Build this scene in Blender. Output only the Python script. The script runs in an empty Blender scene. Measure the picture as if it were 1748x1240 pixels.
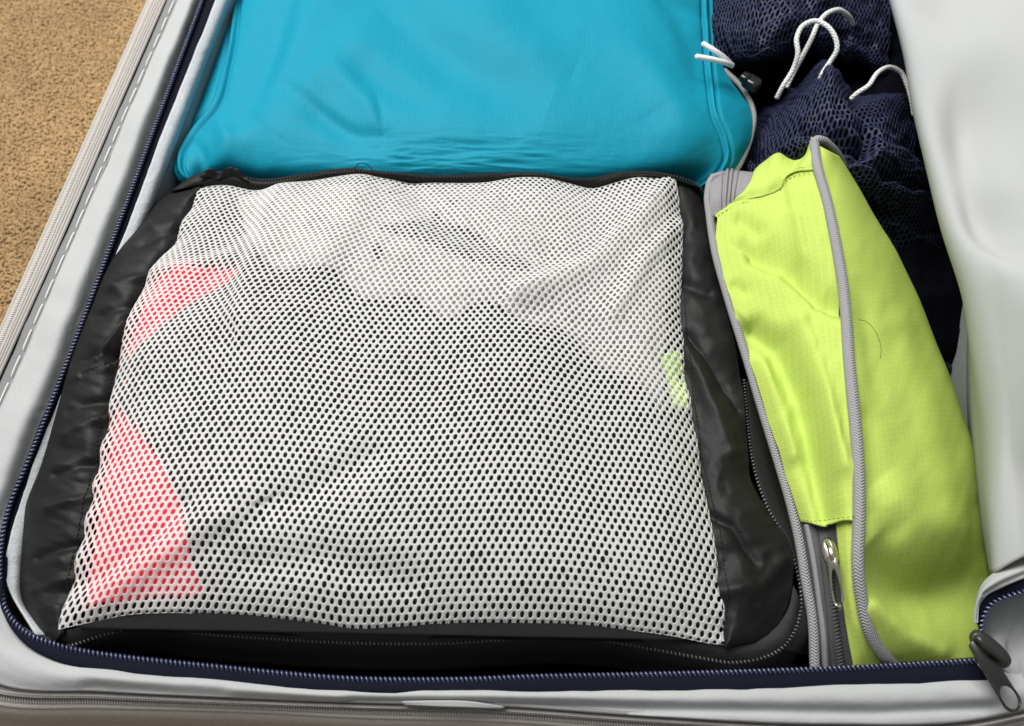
import bpy, math
import numpy as np

# ------------------------------------------------------------------ camera, light, exposure
SC = bpy.context.scene
COL = SC.collection
W, H, F = 1748.0, 1240.0, 1450.0            # photograph size and focal length in its pixels
PITCH, YAW = math.radians(62.6), math.radians(4.7)
CAM = np.array([0.0, 0.0, 0.61])
cd = bpy.data.cameras.new('camera'); cam = bpy.data.objects.new('camera', cd); COL.objects.link(cam)
cam.location = CAM; cam.rotation_euler = (math.pi/2 - PITCH, 0, YAW)
cd.sensor_width = 36; cd.lens = 36*F/W; cd.clip_start = .01; cd.clip_end = 50
cd.dof.use_dof = True; cd.dof.focus_distance = .455; cd.dof.aperture_fstop = 11
SC.camera = cam

wd = bpy.data.worlds.new('World'); SC.world = wd; wd.use_nodes = True
wd.node_tree.nodes['Background'].inputs[0].default_value = (.93, .97, 1.0, 1)
wd.node_tree.nodes['Background'].inputs[1].default_value = .24

def area(name, loc, target, sx, sy, power, col):
    l = bpy.data.lights.new(name, 'AREA'); l.shape = 'RECTANGLE'; l.size = sx; l.size_y = sy; l.energy = power; l.color = col
    o = bpy.data.objects.new(name, l); COL.objects.link(o); o.location = loc
    d = np.array(target) - np.array(loc)
    from mathutils import Vector
    o.rotation_euler = Vector(d).to_track_quat('-Z', 'Y').to_euler()
    return o
area('window_light', (-.62, .92, 1.72), (.02, .25, .2), 1.4, 1.1, 60, (1, .985, .96))

SC.view_settings.view_transform = 'Standard'; SC.view_settings.look = 'None'
SC.view_settings.exposure = 0.0; SC.view_settings.gamma = 1
SC.render.engine = 'CYCLES'; SC.cycles.use_denoising = True
SC.cycles.max_bounces = 8; SC.cycles.transparent_max_bounces = 8

# ------------------------------------------------------------------ maths helpers
cp, sp_ = math.cos(math.pi/2-PITCH), math.sin(math.pi/2-PITCH)
RX = np.array([[1,0,0],[0,cp,-sp_],[0,sp_,cp]])
RZ = np.array([[math.cos(YAW),-math.sin(YAW),0],[math.sin(YAW),math.cos(YAW),0],[0,0,1]])
RM = RZ @ RX
def at(q):
    """photo pixel (x, y) and height z -> world point"""
    q = np.asarray(q, float)
    d = np.stack([(q[...,0]-W/2)/F, (H/2-q[...,1])/F, -np.ones(q.shape[:-1])], -1) @ RM.T
    t = (q[...,2]-CAM[2])/d[...,2]
    return CAM + d*t[...,None]
def proj(P):
    d = (np.asarray(P)-CAM) @ RM
    return np.stack([W/2 + F*d[...,0]/-d[...,2], H/2 - F*d[...,1]/-d[...,2]], -1)

def hermite(pts, ts, t):
    """cubic interpolation of pts (n, ...) given at ts"""
    pts = np.asarray(pts, float); n = len(pts)
    if n == 2:
        a = ((t-ts[0])/(ts[1]-ts[0])).reshape((-1,)+(1,)*(pts.ndim-1))
        return pts[0]*(1-a)+pts[1]*a
    h = np.diff(ts); sh = (-1,)+(1,)*(pts.ndim-1)
    s = np.diff(pts, axis=0)/h.reshape(sh)
    m = np.empty_like(pts); m[0] = s[0]; m[-1] = s[-1]
    m[1:-1] = (s[:-1]*h[1:].reshape(sh)+s[1:]*h[:-1].reshape(sh))/(h[1:]+h[:-1]).reshape(sh)
    i = np.clip(np.searchsorted(ts, t, 'right')-1, 0, n-2)
    x = ((t-ts[i])/h[i]).reshape(sh); hh = h[i].reshape(sh)
    return ((2*x**3-3*x**2+1)*pts[i] + (x**3-2*x**2+x)*hh*m[i] + (-2*x**3+3*x**2)*pts[i+1] + (x**3-x**2)*hh*m[i+1])
def chord(pts):
    p = np.array(pts, float).copy()
    if p.shape[-1] == 3: p[:,2] *= 2500 if np.abs(p[:,:2]).max() > 5 else 1
    d = np.maximum(np.linalg.norm(np.diff(p, axis=0), axis=1), 1e-6)
    return np.concatenate([[0], np.cumsum(d)/d.sum()])
def crv(pts, n):
    return hermite(np.array(pts, float), chord(pts), np.linspace(0, 1, n))
def Z(pts, z):
    """attach heights: one number or one per point"""
    z = np.broadcast_to(np.asarray(z, float), (len(pts),)) if np.ndim(z) == 0 else np.interp(np.linspace(0,1,len(pts)), np.linspace(0,1,len(z)), z)
    return np.column_stack([np.array(pts, float)[:, :2], z])
def loft(curves, nu, nv, common=False, ts=None):
    if common:
        tm = np.mean([chord(c) for c in curves], axis=0)
        g = np.stack([hermite(np.array(c, float), tm, np.linspace(0,1,nu)) for c in curves])
    else:
        g = np.stack([crv(c, nu) for c in curves])
    if ts is None:
        d = np.linalg.norm((np.diff(g, axis=0)*np.array([1,1,2500])), axis=2).mean(1)
        d = np.maximum(d, 1e-6); ts = np.concatenate([[0], np.cumsum(d)/d.sum()])
    return hermite(g, np.array(ts, float), np.linspace(0,1,nv))

_r = np.random.RandomState(7)
_lat = _r.rand(12, 256, 256)
def vnoise(x, y, seed=0):
    L = _lat[seed % 12]; ix = np.floor(x).astype(int); iy = np.floor(y).astype(int)
    fx = x-ix; fy = y-iy; fx = fx*fx*fx*(fx*(fx*6-15)+10); fy = fy*fy*fy*(fy*(fy*6-15)+10)
    g = lambda a, b: L[(ix+a) % 256, (iy+b) % 256]
    return (g(0,0)*(1-fx)+g(1,0)*fx)*(1-fy) + (g(0,1)*(1-fx)+g(1,1)*fx)*fy - .5
def fbm(x, y, seed=0, oct=3):
    s = 0; a = 1.
    for k in range(oct):
        s = s + a*vnoise(x*2**k+17.3*k, y*2**k+5.1*k, seed+k); a *= .5
    return s
def rnoise(q, sx, sy, ang=0, seed=0, oct=3):
    c, s = math.cos(math.radians(ang)), math.sin(math.radians(ang))
    x = q[...,0]*c+q[...,1]*s; y = -q[...,0]*s+q[...,1]*c
    return fbm(x/sx+31, y/sy+57, seed, oct)
def dist(q, pts):
    """signed distance in photo pixels to a polyline"""
    pts = np.array(pts, float); best = np.full(q.shape[:-1], 1e9); sg = np.ones(q.shape[:-1])
    for a, b in zip(pts[:-1], pts[1:]):
        ab = b-a; t = np.clip(((q[...,:2]-a)@ab)/(ab@ab+1e-9), 0, 1)
        d = q[...,:2]-(a+t[...,None]*ab); r = np.linalg.norm(d, axis=-1)
        s = np.sign(ab[0]*d[...,1]-ab[1]*d[...,0])
        m = r < best; best = np.where(m, r, best); sg = np.where(m, s, sg)
    return best*sg
def crease(q, pts, w, amp, w2=None, n=14):
    """a fold that dies away towards both ends"""
    p = crv(Z(pts, 0), n)[:, :2]; best = np.full(q.shape[:-1], 1e9); tt = np.zeros(q.shape[:-1]); sg = np.ones(q.shape[:-1])
    for k, (a, b) in enumerate(zip(p[:-1], p[1:])):
        ab = b-a; t = np.clip(((q[...,:2]-a)@ab)/(ab@ab+1e-9), 0, 1); d = q[...,:2]-(a+t[...,None]*ab); r = np.linalg.norm(d, axis=-1)
        m = r < best; best = np.where(m, r, best); tt = np.where(m, (k+t)/(n-1), tt); sg = np.where(m, np.sign(ab[0]*d[...,1]-ab[1]*d[...,0]), sg)
    ww = np.where(sg > 0, w, w2 or w)
    return amp*np.exp(-(best/ww)**2)*np.sin(np.pi*np.clip(tt, 0, 1))**.8
def fold(q, pts, w, amp, sharp=False, w2=None):
    """a ridge (amp > 0) or valley along a polyline; w2: another width on the far side"""
    d = dist(q, pts); ww = np.where(d > 0, w, w2 or w)
    return amp*(np.exp(-np.abs(d)/ww) if sharp else np.exp(-(d/ww)**2))
def world(q, dz=0):
    P = at(q); P[...,2] += dz
    return P

# ------------------------------------------------------------------ objects
def empty(name, loc, label=None, cat=None, group=None):
    o = bpy.data.objects.new(name, None); COL.objects.link(o); o.location = loc; o.empty_display_size = .02
    if label: tag(o, label, cat, group)
    return o
def tag(o, label=None, cat=None, group=None, kind=None):
    if label: o['label'] = label
    if cat: o['category'] = cat
    if group: o['group'] = group
    if kind: o['kind'] = kind
    return o
def link(name, me, mat, parent=None):
    o = bpy.data.objects.new(name, me); COL.objects.link(o)
    if mat: me.materials.append(mat)
    if parent:
        o.parent = parent
        l = parent.location.copy(); p = parent.parent
        while p: l = l + p.location; p = p.parent
        o.location = -l
    return o
def mesh(name, V, Fc, uv=None, smooth=True):
    V = np.asarray(V, np.float32).reshape(-1, 3); Fc = np.asarray(Fc, np.int32); k = Fc.shape[1]
    me = bpy.data.meshes.new(name); me.vertices.add(len(V)); me.vertices.foreach_set('co', V.ravel())
    me.loops.add(Fc.size); me.loops.foreach_set('vertex_index', Fc.ravel())
    me.polygons.add(len(Fc)); me.polygons.foreach_set('loop_start', np.arange(0, Fc.size, k, dtype=np.int32))
    me.polygons.foreach_set('loop_total', np.full(len(Fc), k, np.int32))
    me.polygons.foreach_set('use_smooth', np.full(len(Fc), smooth))
    if uv is not None:
        l = me.uv_layers.new(name='UVMap'); l.data.foreach_set('uv', np.asarray(uv, np.float32).reshape(-1,2)[Fc.ravel()].ravel())
    me.update(calc_edges=True); me.validate()
    return me
def gridfaces(nv, nu, wrap=False):
    i, j = np.meshgrid(np.arange(nv-1), np.arange(nu if wrap else nu-1), indexing='ij')
    a = i*nu+j; b = i*nu+(j+1) % nu
    return np.stack([a, b, b+nu, a+nu], -1).reshape(-1, 4)
def griduv(P):
    du = np.linalg.norm(np.diff(P, axis=1), axis=2).mean(0); dv = np.linalg.norm(np.diff(P, axis=0), axis=2).mean(1)
    u = np.concatenate([[0], np.cumsum(du)]); v = np.concatenate([[0], np.cumsum(dv)])
    return np.stack(np.meshgrid(u, v), -1)
def sheet(name, P, mat, parent=None, thick=0, wrap=False):
    nv, nu = P.shape[:2]
    f = gridfaces(nv, nu, wrap)
    n = np.cross(P[nv//2, min(nu//2+1, nu-1)]-P[nv//2, nu//2], P[min(nv//2+1, nv-1), nu//2]-P[nv//2, nu//2])
    if n[2] < 0: f = f[:, ::-1]
    o = link(name, mesh(name, P, f, griduv(P)), mat, parent)
    if thick:
        m = o.modifiers.new('thickness', 'SOLIDIFY'); m.thickness = thick; m.offset = -1
    return o
def frames(P):
    T = np.gradient(P, axis=0); T /= np.linalg.norm(T, axis=1)[:,None]+1e-12
    N = np.cross(T, np.cross(np.array([0,0,1.]), T)); N /= np.linalg.norm(N, axis=1)[:,None]+1e-9
    return T, N, np.cross(T, N)
def tube(name, P, r, mat, parent=None, k=10, cap=True, flat=1.0):
    P = np.asarray(P); n = len(P); T = np.gradient(P, axis=0); T /= np.linalg.norm(T, axis=1)[:,None]
    N = np.zeros_like(P); up = np.array([0,0,1.])
    if abs(T[0]@up) > .9: up = np.array([0,1.,0])
    v = up-(up@T[0])*T[0]; N[0] = v/np.linalg.norm(v)
    for i in range(1, n):
        v = N[i-1]-(N[i-1]@T[i])*T[i]; N[i] = v/np.linalg.norm(v)
    B = np.cross(T, N); a = np.linspace(0, 2*np.pi, k, endpoint=False)
    r = np.broadcast_to(r, (n,))
    ring = P[:,None]+r[:,None,None]*(np.cos(a)[None,:,None]*N[:,None]*flat+np.sin(a)[None,:,None]*B[:,None])
    if cap:
        ring = np.concatenate([np.repeat(P[:1,None],k,1), ring[:1]*.35+P[:1,None]*.65-T[0]*r[0]*.75*0, ring, P[-1:,None]+(ring[-1:]-P[-1:,None])*.5+T[-1]*r[-1]*.5, np.repeat(P[-1:,None]+T[-1]*r[-1]*.6,k,1)])
    L = np.concatenate([[0], np.cumsum(np.linalg.norm(np.diff(ring.mean(1), axis=0), axis=1))])
    m = len(ring)
    V = np.concatenate([ring, ring[:,:1]], 1)          # open seam so that the uv runs on
    uv = np.stack(np.meshgrid(np.linspace(0,1,k+1), L), -1)
    return link(name, mesh(name, V, gridfaces(m, k+1)[:, ::-1], uv), mat, parent)
def resample(P, step):
    d = np.concatenate([[0], np.cumsum(np.linalg.norm(np.diff(P, axis=0), axis=1))]); n = max(2, int(round(d[-1]/step))+1)
    t = np.linspace(0, d[-1], n)
    return np.stack([np.interp(t, d, P[:,k]) for k in range(3)], 1)
def pxc(pts, z, n=200):
    return at(crv(Z(pts, z), n))
_th = np.linspace(0, np.pi, 5); _ph = np.linspace(0, 2*np.pi, 6, endpoint=False)
BEAD = np.stack([np.outer(np.cos(_th), np.ones(6)), np.outer(np.sin(_th), np.cos(_ph)), np.outer(np.sin(_th), np.sin(_ph))], -1)
def beads(name, P, pitch, r, mat, parent, slant=25, lift=0, side=0, kind='stuff'):
    """zip teeth / stitches: one small ellipsoid per pitch along a world curve; r = half sizes across, along, up"""
    P = resample(P, pitch); T, N, B = frames(P); n = len(P)   # N: up, B: sideways
    c = P + N*lift + B*side
    s = math.radians(slant); A = B*math.cos(s)+T*math.sin(s); L = -B*math.sin(s)+T*math.cos(s)
    b = BEAD.reshape(-1,3)
    V = c[:,None]+b[None,:,0:1]*r[0]*A[:,None]+b[None,:,1:2]*r[1]*L[:,None]+b[None,:,2:3]*r[2]*N[:,None]
    f = gridfaces(5, 6, True); Fc = (f[None]+np.arange(n)[:,None,None]*30).reshape(-1,4)
    o = link(name, mesh(name, V, Fc), mat, parent)
    if kind: o['kind'] = kind
    return o
def closed(name, P, zb, mat, parent, inset=.004, rows=8, bulge=0):
    """side walls and underside of a soft bag below a closed rim P"""
    c = P.mean(0); out = []
    for k in range(rows):
        t = k/(rows-1); q = P.copy(); q[:,2] = P[:,2]*(1-t)+zb*t
        d = P-c; d[:,2] = 0; d /= np.linalg.norm(d, axis=1)[:,None]
        q += d*(bulge*math.sin(math.pi*t)-inset*t); out.append(q)
    out.append(np.repeat((c*[1,1,0]+[0,0,zb])[None], len(P), 0))
    G = np.stack(out)
    return sheet(name, G, mat, parent, wrap=True)

# ------------------------------------------------------------------ materials
def mat(name, col, rough=.7, sheen=0, spec=.4, metal=0, weave=0, wscale=900, wrinkle=0, wrscale=35, rip=0, ripsize=.0032, var=.06,
        trans=0, herring=0, braid=0, coat=0, alpha=None, transm=0, crisp=False):
    m = bpy.data.materials.new(name); m.use_nodes = True; nt = m.node_tree; n = nt.nodes; L = nt.links
    b = n['Principled BSDF']; b.inputs['Roughness'].default_value = rough; b.inputs['Specular IOR Level'].default_value = spec
    b.inputs['Metallic'].default_value = metal
    b.inputs['Sheen Weight'].default_value = sheen; b.inputs['Sheen Roughness'].default_value = .5
    b.inputs['Coat Weight'].default_value = coat
    if transm: b.inputs['Transmission Weight'].default_value = transm
    def node(t, **k):
        o = n.new(t)
        for a, v in k.items(): setattr(o, a, v)
        return o
    def math_(op, a, c=None):
        o = node('ShaderNodeMath', operation=op)
        for i, v in enumerate((a, c)):
            if v is None: continue
            if isinstance(v, (int, float)): o.inputs[i].default_value = v
            else: L.new(v, o.inputs[i])
        return o.outputs[0]
    tc = node('ShaderNodeTexCoord'); obj = tc.outputs['Object']; uv = tc.outputs['UV']
    nz = node('ShaderNodeTexNoise'); nz.inputs['Scale'].default_value = 14; nz.inputs['Detail'].default_value = 5; L.new(obj, nz.inputs['Vector'])
    mx = node('ShaderNodeMix', data_type='RGBA'); c = np.array(col)
    mx.inputs[6].default_value = (*np.clip(c*(1-var), 0, 1), 1); mx.inputs[7].default_value = (*np.clip(c*(1+var), 0, 1), 1)
    L.new(nz.outputs[0], mx.inputs[0]); colout = mx.outputs[2]
    bump_in = []
    if weave:
        w = node('ShaderNodeTexNoise'); w.inputs['Scale'].default_value = wscale; w.inputs['Detail'].default_value = 2; L.new(obj, w.inputs['Vector'])
        bump_in.append((w.outputs[0], weave, .0004))
        mm = node('ShaderNodeMix', data_type='RGBA', blend_type='MULTIPLY'); mm.inputs[0].default_value = min(.35, weave)
        L.new(colout, mm.inputs[6]); rr = node('ShaderNodeMapRange'); rr.inputs[1].default_value = .3; rr.inputs[2].default_value = .7; rr.inputs[3].default_value = .7; rr.inputs[4].default_value = 1.2
        L.new(w.outputs[0], rr.inputs[0]); L.new(rr.outputs[0], mm.inputs[7]); colout = mm.outputs[2]
    if wrinkle:
        w = node('ShaderNodeTexNoise'); w.inputs['Scale'].default_value = wrscale; w.inputs['Detail'].default_value = 6; w.inputs['Roughness'].default_value = .55; w.inputs['Distortion'].default_value = 1.2
        if crisp: w.noise_type = 'RIDGED_MULTIFRACTAL'; w.inputs['Detail'].default_value = 3; w.inputs['Distortion'].default_value = .8
        L.new(obj, w.inputs['Vector']); bump_in.append((w.outputs[0], wrinkle*(.10 if crisp else 1), .01))
    if rip:
        sp = node('ShaderNodeSeparateXYZ'); L.new(uv, sp.inputs[0]); g = None
        for ax in (0, 1):
            fr = math_('FRACT', math_('DIVIDE', sp.outputs[ax], ripsize)); ln = math_('LESS_THAN', fr, .17)
            g = ln if g is None else math_('MAXIMUM', g, ln)
        bump_in.append((g, rip, .0003))
        hs = node('ShaderNodeMix', data_type='RGBA'); L.new(math_('MULTIPLY', g, .24), hs.inputs[0]); L.new(colout, hs.inputs[6])
        hs.inputs[7].default_value = (*np.clip(c*1.3+[.02*(c[0] > .1), .02, .02], 0, 1), 1); colout = hs.outputs[2]
    if herring or braid:
        sp = node('ShaderNodeSeparateXYZ'); L.new(uv, sp.inputs[0])
        s = herring or braid
        if braid:
            a = math_('ADD', math_('MULTIPLY', sp.outputs[1], s), math_('MULTIPLY', sp.outputs[0], 4)); a2 = math_('SUBTRACT', math_('MULTIPLY', sp.outputs[1], s), math_('MULTIPLY', sp.outputs[0], 4))
            w1 = math_('PINGPONG', a, .5); w2 = math_('PINGPONG', a2, .5); g = math_('MULTIPLY', math_('MAXIMUM', w1, w2), 2)
        else:
            zig = math_('PINGPONG', math_('MULTIPLY', sp.outputs[0], 8), 1); a = math_('ADD', math_('MULTIPLY', sp.outputs[1], s), zig)
            g = math_('MULTIPLY', math_('PINGPONG', a, .5), 2)
        bump_in.append((g, .8, .0006))
        mm = node('ShaderNodeMix', data_type='RGBA', blend_type='MULTIPLY'); mm.inputs[0].default_value = .55
        L.new(colout, mm.inputs[6]); rr = node('ShaderNodeMapRange'); rr.inputs[3].default_value = .45; rr.inputs[4].default_value = 1.1
        L.new(g, rr.inputs[0]); L.new(rr.outputs[0], mm.inputs[7]); colout = mm.outputs[2]
    L.new(colout, b.inputs['Base Color'])
    prev = None
    for (s, st, dd) in bump_in:
        bp = node('ShaderNodeBump'); bp.inputs['Strength'].default_value = st; bp.inputs['Distance'].default_value = dd
        L.new(s, bp.inputs['Height'])
        if prev: L.new(prev, bp.inputs['Normal'])
        prev = bp.outputs[0]
    if prev: L.new(prev, b.inputs['Normal'])
    if trans:
        t = node('ShaderNodeBsdfTranslucent'); L.new(colout, t.inputs[0]); ms = node('ShaderNodeMixShader'); ms.inputs[0].default_value = trans
        L.new(b.outputs[0], ms.inputs[1]); L.new(t.outputs[0], ms.inputs[2]); L.new(ms.outputs[0], n['Material Output'].inputs[0])
    return m
M = dict(
    pale=mat('pale lining cloth', (.385,.395,.395), .85, weave=.12, wrinkle=.15, wrscale=18, spec=.15),
    flap=mat('pale flap cloth', (.43,.44,.435), .9, weave=.05, wrinkle=.25, wrscale=7, trans=.10, spec=.08, crisp=True),
    strip=mat('pale binding cloth', (.45,.47,.49), .8, weave=.5, wrinkle=.2, wrscale=40),
    shaded_band=mat('shaded grey trim cloth', (.20,.20,.20), .6, weave=.3),  # darkened, the shade on its outward slope is in the colour
    shaded_lining=mat('shaded flap lining', (.27,.275,.275), .8, weave=.2, spec=.1),  # greyer than the flap cloth, shade below the hem put into the colour
    rib=mat('ribbed trim', (.40,.38,.36), .5, weave=.3),
    tan=mat('taupe zip tape', (.42,.39,.36), .7, weave=.5),
    tooth_pale=mat('pale zip coil', (.60,.57,.53), .35, spec=.5),
    navy=mat('navy zip tape', (.0045,.0055,.0125), .85, weave=.5, spec=.12),
    navy_tooth=mat('navy zip coil', (.035,.042,.095), .25, spec=1.0),
    black=mat('black nylon', (.009,.009,.009), .55, weave=.5, wscale=1400, wrinkle=.8, wrscale=26, spec=.24, crisp=True),
    black_side=mat('black zip tape', (.026,.026,.026), .8, weave=.5, spec=.2),
    black_tooth=mat('black zip coil', (.09,.09,.09), .25, spec=.8),  # colour lifted to stand in for small highlights on the teeth
    net=mat('white net', (.88,.87,.85), .65, weave=.2, trans=.44, var=.02),
    navy_net=mat('navy net', (.017,.021,.058), .6, weave=.3, spec=.4),
    navy_in=mat('navy lining and gap shade', (.0035,.0038,.007), .9, weave=.3, spec=.05),  # near black: deep shade of the gap put into the colour
    blue=mat('turquoise ripstop', (.001,.218,.318), .66, weave=.15, wrinkle=.55, wrscale=11, rip=.3, spec=.2, crisp=True),
    green=mat('lime ripstop', (.49,.62,.125), .72, weave=.15, wrinkle=.75, wrscale=14, rip=.4, spec=.14, trans=.12, crisp=True),
    green_thread=mat('green thread', (.13,.2,.02), .8),
    grey_tape=mat('grey zip tape', (.23,.22,.23), .7, weave=.4),
    piping=mat('grey woven piping', (.36,.355,.36), .7, herring=700),
    dark_tape=mat('dark grey zip tape', (.07,.07,.072), .7, weave=.5),
    metal=mat('nickel', (.62,.58,.48), .28, metal=1),
    black_metal=mat('black painted metal', (.022,.021,.02), .38, spec=.5, coat=.2),
    smoke=mat('smoked plastic', (.02,.02,.022), .15, spec=.6, transm=.3),
    cord=mat('white cord', (.82,.82,.80), .75, braid=420),
    cord_tip=mat('white plastic tip', (.85,.85,.85), .35),
    thread_white=mat('white thread', (.85,.85,.85), .7),
    thread_dark=mat('black thread', (.006,.006,.006), .8),
    charcoal=mat('charcoal jersey', (.014,.014,.015), .9, weave=.5, spec=.1),
    mid_grey=mat('grey jersey', (.045,.044,.045), .9, weave=.5, spec=.1),
    red=mat('red cotton', (.80,.04,.075), .85, weave=.4, spec=.15),
    white_c=mat('off white cotton', (.25,.242,.238), .9, weave=.4, spec=.1),
    lime_c=mat('pale lime cotton', (.52,.72,.16), .85, weave=.4, spec=.1),
    shell=mat('taupe shell cloth', (.36,.33,.30), .7, weave=.5),
)

# ------------------------------------------------------------------ carpet
def carpet_mat():
    m = bpy.data.materials.new('tan carpet'); m.use_nodes = True; nt = m.node_tree; n = nt.nodes; L = nt.links
    b = n['Principled BSDF']; b.inputs['Roughness'].default_value = .95; b.inputs['Specular IOR Level'].default_value = .1
    tc = n.new('ShaderNodeTexCoord'); nz = n.new('ShaderNodeTexNoise'); nz.inputs['Scale'].default_value = 170; nz.inputs['Detail'].default_value = 3
    n2 = n.new('ShaderNodeTexNoise'); n2.inputs['Scale'].default_value = 14; n2.inputs['Detail'].default_value = 3
    L.new(tc.outputs['Object'], nz.inputs['Vector']); L.new(tc.outputs['Object'], n2.inputs['Vector'])
    r = n.new('ShaderNodeValToRGB'); r.color_ramp.elements[0].position = .3; r.color_ramp.elements[1].position = .72
    r.color_ramp.elements[0].color = (.33,.22,.11,1); r.color_ramp.elements[1].color = (.46,.32,.17,1)
    L.new(nz.outputs[0], r.inputs[0])
    mx = n.new('ShaderNodeMix'); mx.data_type = 'RGBA'; mx.blend_type = 'MULTIPLY'; mx.inputs[0].default_value = .5
    L.new(r.outputs[0], mx.inputs[6]); r2 = n.new('ShaderNodeMapRange'); r2.inputs[1].default_value = .35; r2.inputs[2].default_value = .65; r2.inputs[3].default_value = .75; r2.inputs[4].default_value = 1.2
    L.new(n2.outputs[0], r2.inputs[0]); L.new(r2.outputs[0], mx.inputs[7]); L.new(mx.outputs[2], b.inputs['Base Color'])
    return m
CM = carpet_mat()
g = np.stack(np.meshgrid(np.linspace(-1.3,1.3,40), np.linspace(-1.0,1.6,40)), -1)
carpet = sheet('carpet', np.concatenate([g, np.full(g.shape[:2]+(1,), -.0022)], -1), CM)
tag(carpet, kind='structure', label='tan loop pile carpet beneath the suitcase')
rs = np.random.RandomState(3)
def tufts():
    xs = np.arange(-.75, -.10, .0024); ys = np.arange(-.2, 1.2, .0024)
    X, Y = np.meshgrid(xs, ys); c = np.stack([X.ravel(), Y.ravel(), np.zeros(X.size)], 1)
    pp = proj(c); c = c[(pp[:,0] > -260) & (pp[:,0] < 420) & (pp[:,1] > -160) & (pp[:,1] < 900)]; n = len(c); c[:,:2] += rs.randn(n,2)*.0009
    c[:,2] = -.002 + rs.rand(n)*.0009 + .0012*fbm(c[:,0]*60+40, c[:,1]*60+40, 2)
    a = rs.rand(n)*2*np.pi; A = np.stack([np.cos(a), np.sin(a), rs.randn(n)*.25], 1); B = np.stack([-np.sin(a), np.cos(a), rs.randn(n)*.25], 1)
    L = .0021*(.7+.6*rs.rand(n)); R = .0013*(.8+.4*rs.rand(n)); U = np.array([0,0,1.])
    t4 = np.linspace(0,np.pi,4); p5 = np.linspace(0,2*np.pi,5,endpoint=False)
    b = np.stack([np.outer(np.cos(t4),np.ones(5)),np.outer(np.sin(t4),np.cos(p5)),np.outer(np.sin(t4),np.sin(p5))],-1).reshape(-1,3)
    V = c[:,None]+b[None,:,0:1]*L[:,None,None]*A[:,None]+b[None,:,1:2]*R[:,None,None]*B[:,None]+b[None,:,2:3]*(.0024*U)
    f = gridfaces(4,5,True); Fc = (f[None]+np.arange(n)[:,None,None]*20).reshape(-1,4)
    o = link('carpet_pile', mesh('carpet_pile', V, Fc), CM, carpet); o['kind'] = 'stuff'
tufts()

# ------------------------------------------------------------------ suitcase
case = empty('suitcase', (0, .3, 0), 'open grey suitcase with pale lining and navy zip, holding the packing cubes', 'suitcase')
C_ = [(375,-80),(345,0),(270,200),(196,400),(121,600),(42,800),(3,920),(9,1040),(90,1099),(203,1121),(372,1139),(600,1159),(850,1159),(1100,1152),(1400,1143),(1664,1129),(1730,1124)]
CR = [(352,-80),(324,0),(243,200),(165,400),(86,600),(4,800),(-42,930),(-36,1080),(60,1138),(190,1158),(372,1172),(600,1187),(850,1189),(1100,1191),(1400,1188),(1680,1178),(1760,1174)]
def low_(L, d): return [(x, y+(d if k > 7 else 0)) for k, (x, y) in enumerate(L)]
S_ = [(338,-80),(303,0),(216,200),(130,400),(43,600),(-44,800),(-100,950),(-95,1110),(0,1168),(170,1180),(372,1190),(600,1199),(850,1205),(1100,1222),(1400,1236),(1680,1226),(1760,1208)]
G_ = [(319,-80),(284,0),(196,200),(110,400),(20,600),(-68,800),(-125,960),(-120,1125),(0,1174),(170,1184),(372,1194),(600,1203),(850,1209),(1100,1226),(1400,1240),(1680,1232),(1760,1215)]
R_ = [(303,-80),(268,0),(180,200),(92,400),(3,600),(-85,800),(-140,965),(-135,1135),(0,1182),(170,1190),(372,1199),(600,1207),(850,1214),(1100,1231),(1400,1245),(1680,1238),(1760,1220)]
O_ = [(290,-80),(255,0),(166,200),(76,400),(-14,600),(-104,800),(-160,975),(-150,1150),(0,1191),(170,1196),(450,1204),(600,1212),(850,1219),(1100,1237),(1400,1251),(1680,1244),(1760,1226)]
O_ = low_(O_, 9); G_ = low_(G_, -1); R_ = low_(R_, -3)
W_ = [(x-(5 if k < 7 else 0), y+(0 if k < 7 else 22)) for k, (x, y) in enumerate(O_)]
# padded pale border
q = loft([Z(C_, .1965), Z(CR, .2055), Z(S_, .2005)], 300, 26, common=True)
dz = .0016*rnoise(q, 150, 60, 20, 1) + fold(q, [(600,1196),(900,1200),(1100,1208),(1500,1215),(1700,1206)], 9, -.0035)*1.0
dz += fold(q, [(150,1170),(380,1180)], 10, -.002)
sheet('padded_border', world(q, dz), M['pale'], case, .002)
q = loft([Z(S_, .2003), Z(G_, [.1925]*8+[.1965]*9)], 240, 8, common=True); sheet('grey_trim', world(q, .0008*rnoise(q,120,40,0,2)), M['shaded_band'], case, .0015)
q = loft([Z(G_, [.1945]*8+[.197]*9), Z(R_, [.1945]*8+[.196]*9)], 260, 34, common=True)
v = np.linspace(0,1,34)[:,None]; sheet('ribbed_trim', world(q, .0011*np.abs(np.sin(v*3.3*np.pi))), M['rib'], case, .0015)
q = loft([Z(R_, .1935), Z(O_, .191)], 240, 8, common=True); sheet('outer_zip_tape', at(q), M['tan'], case, .001)
po = at(crv(Z([( (a[0]*.45+b[0]*.55), (a[1]*.45+b[1]*.55)) for a, b in zip(R_, O_)], .1928), 500))
beads('outer_zip_teeth', po, .00125, (.0013,.00045,.0006), M['tooth_pale'], case, 20)
tube('outer_piping', at(crv(Z(O_, .190), 260)), .0013, M['tan'], case, 8)
Wp = at(crv(Z(W_, .184), 260)); Op = at(crv(Z(O_, .1905), 260))
rows = [Op, (Op+Wp)/2+[0,0,.001], Wp]
for z_ in (.176,.170,.12,.06,.0): rows.append(np.column_stack([Wp[:,0], Wp[:,1], np.full(len(Wp), z_)])+ np.array([-.0 ,-.012*(1-z_/.184)-(.004 if z_ < .175 else 0),0])*(Wp[:,1:2] < .1))
sheet('outer_shell', np.stack(rows), M['shell'], case)
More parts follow.
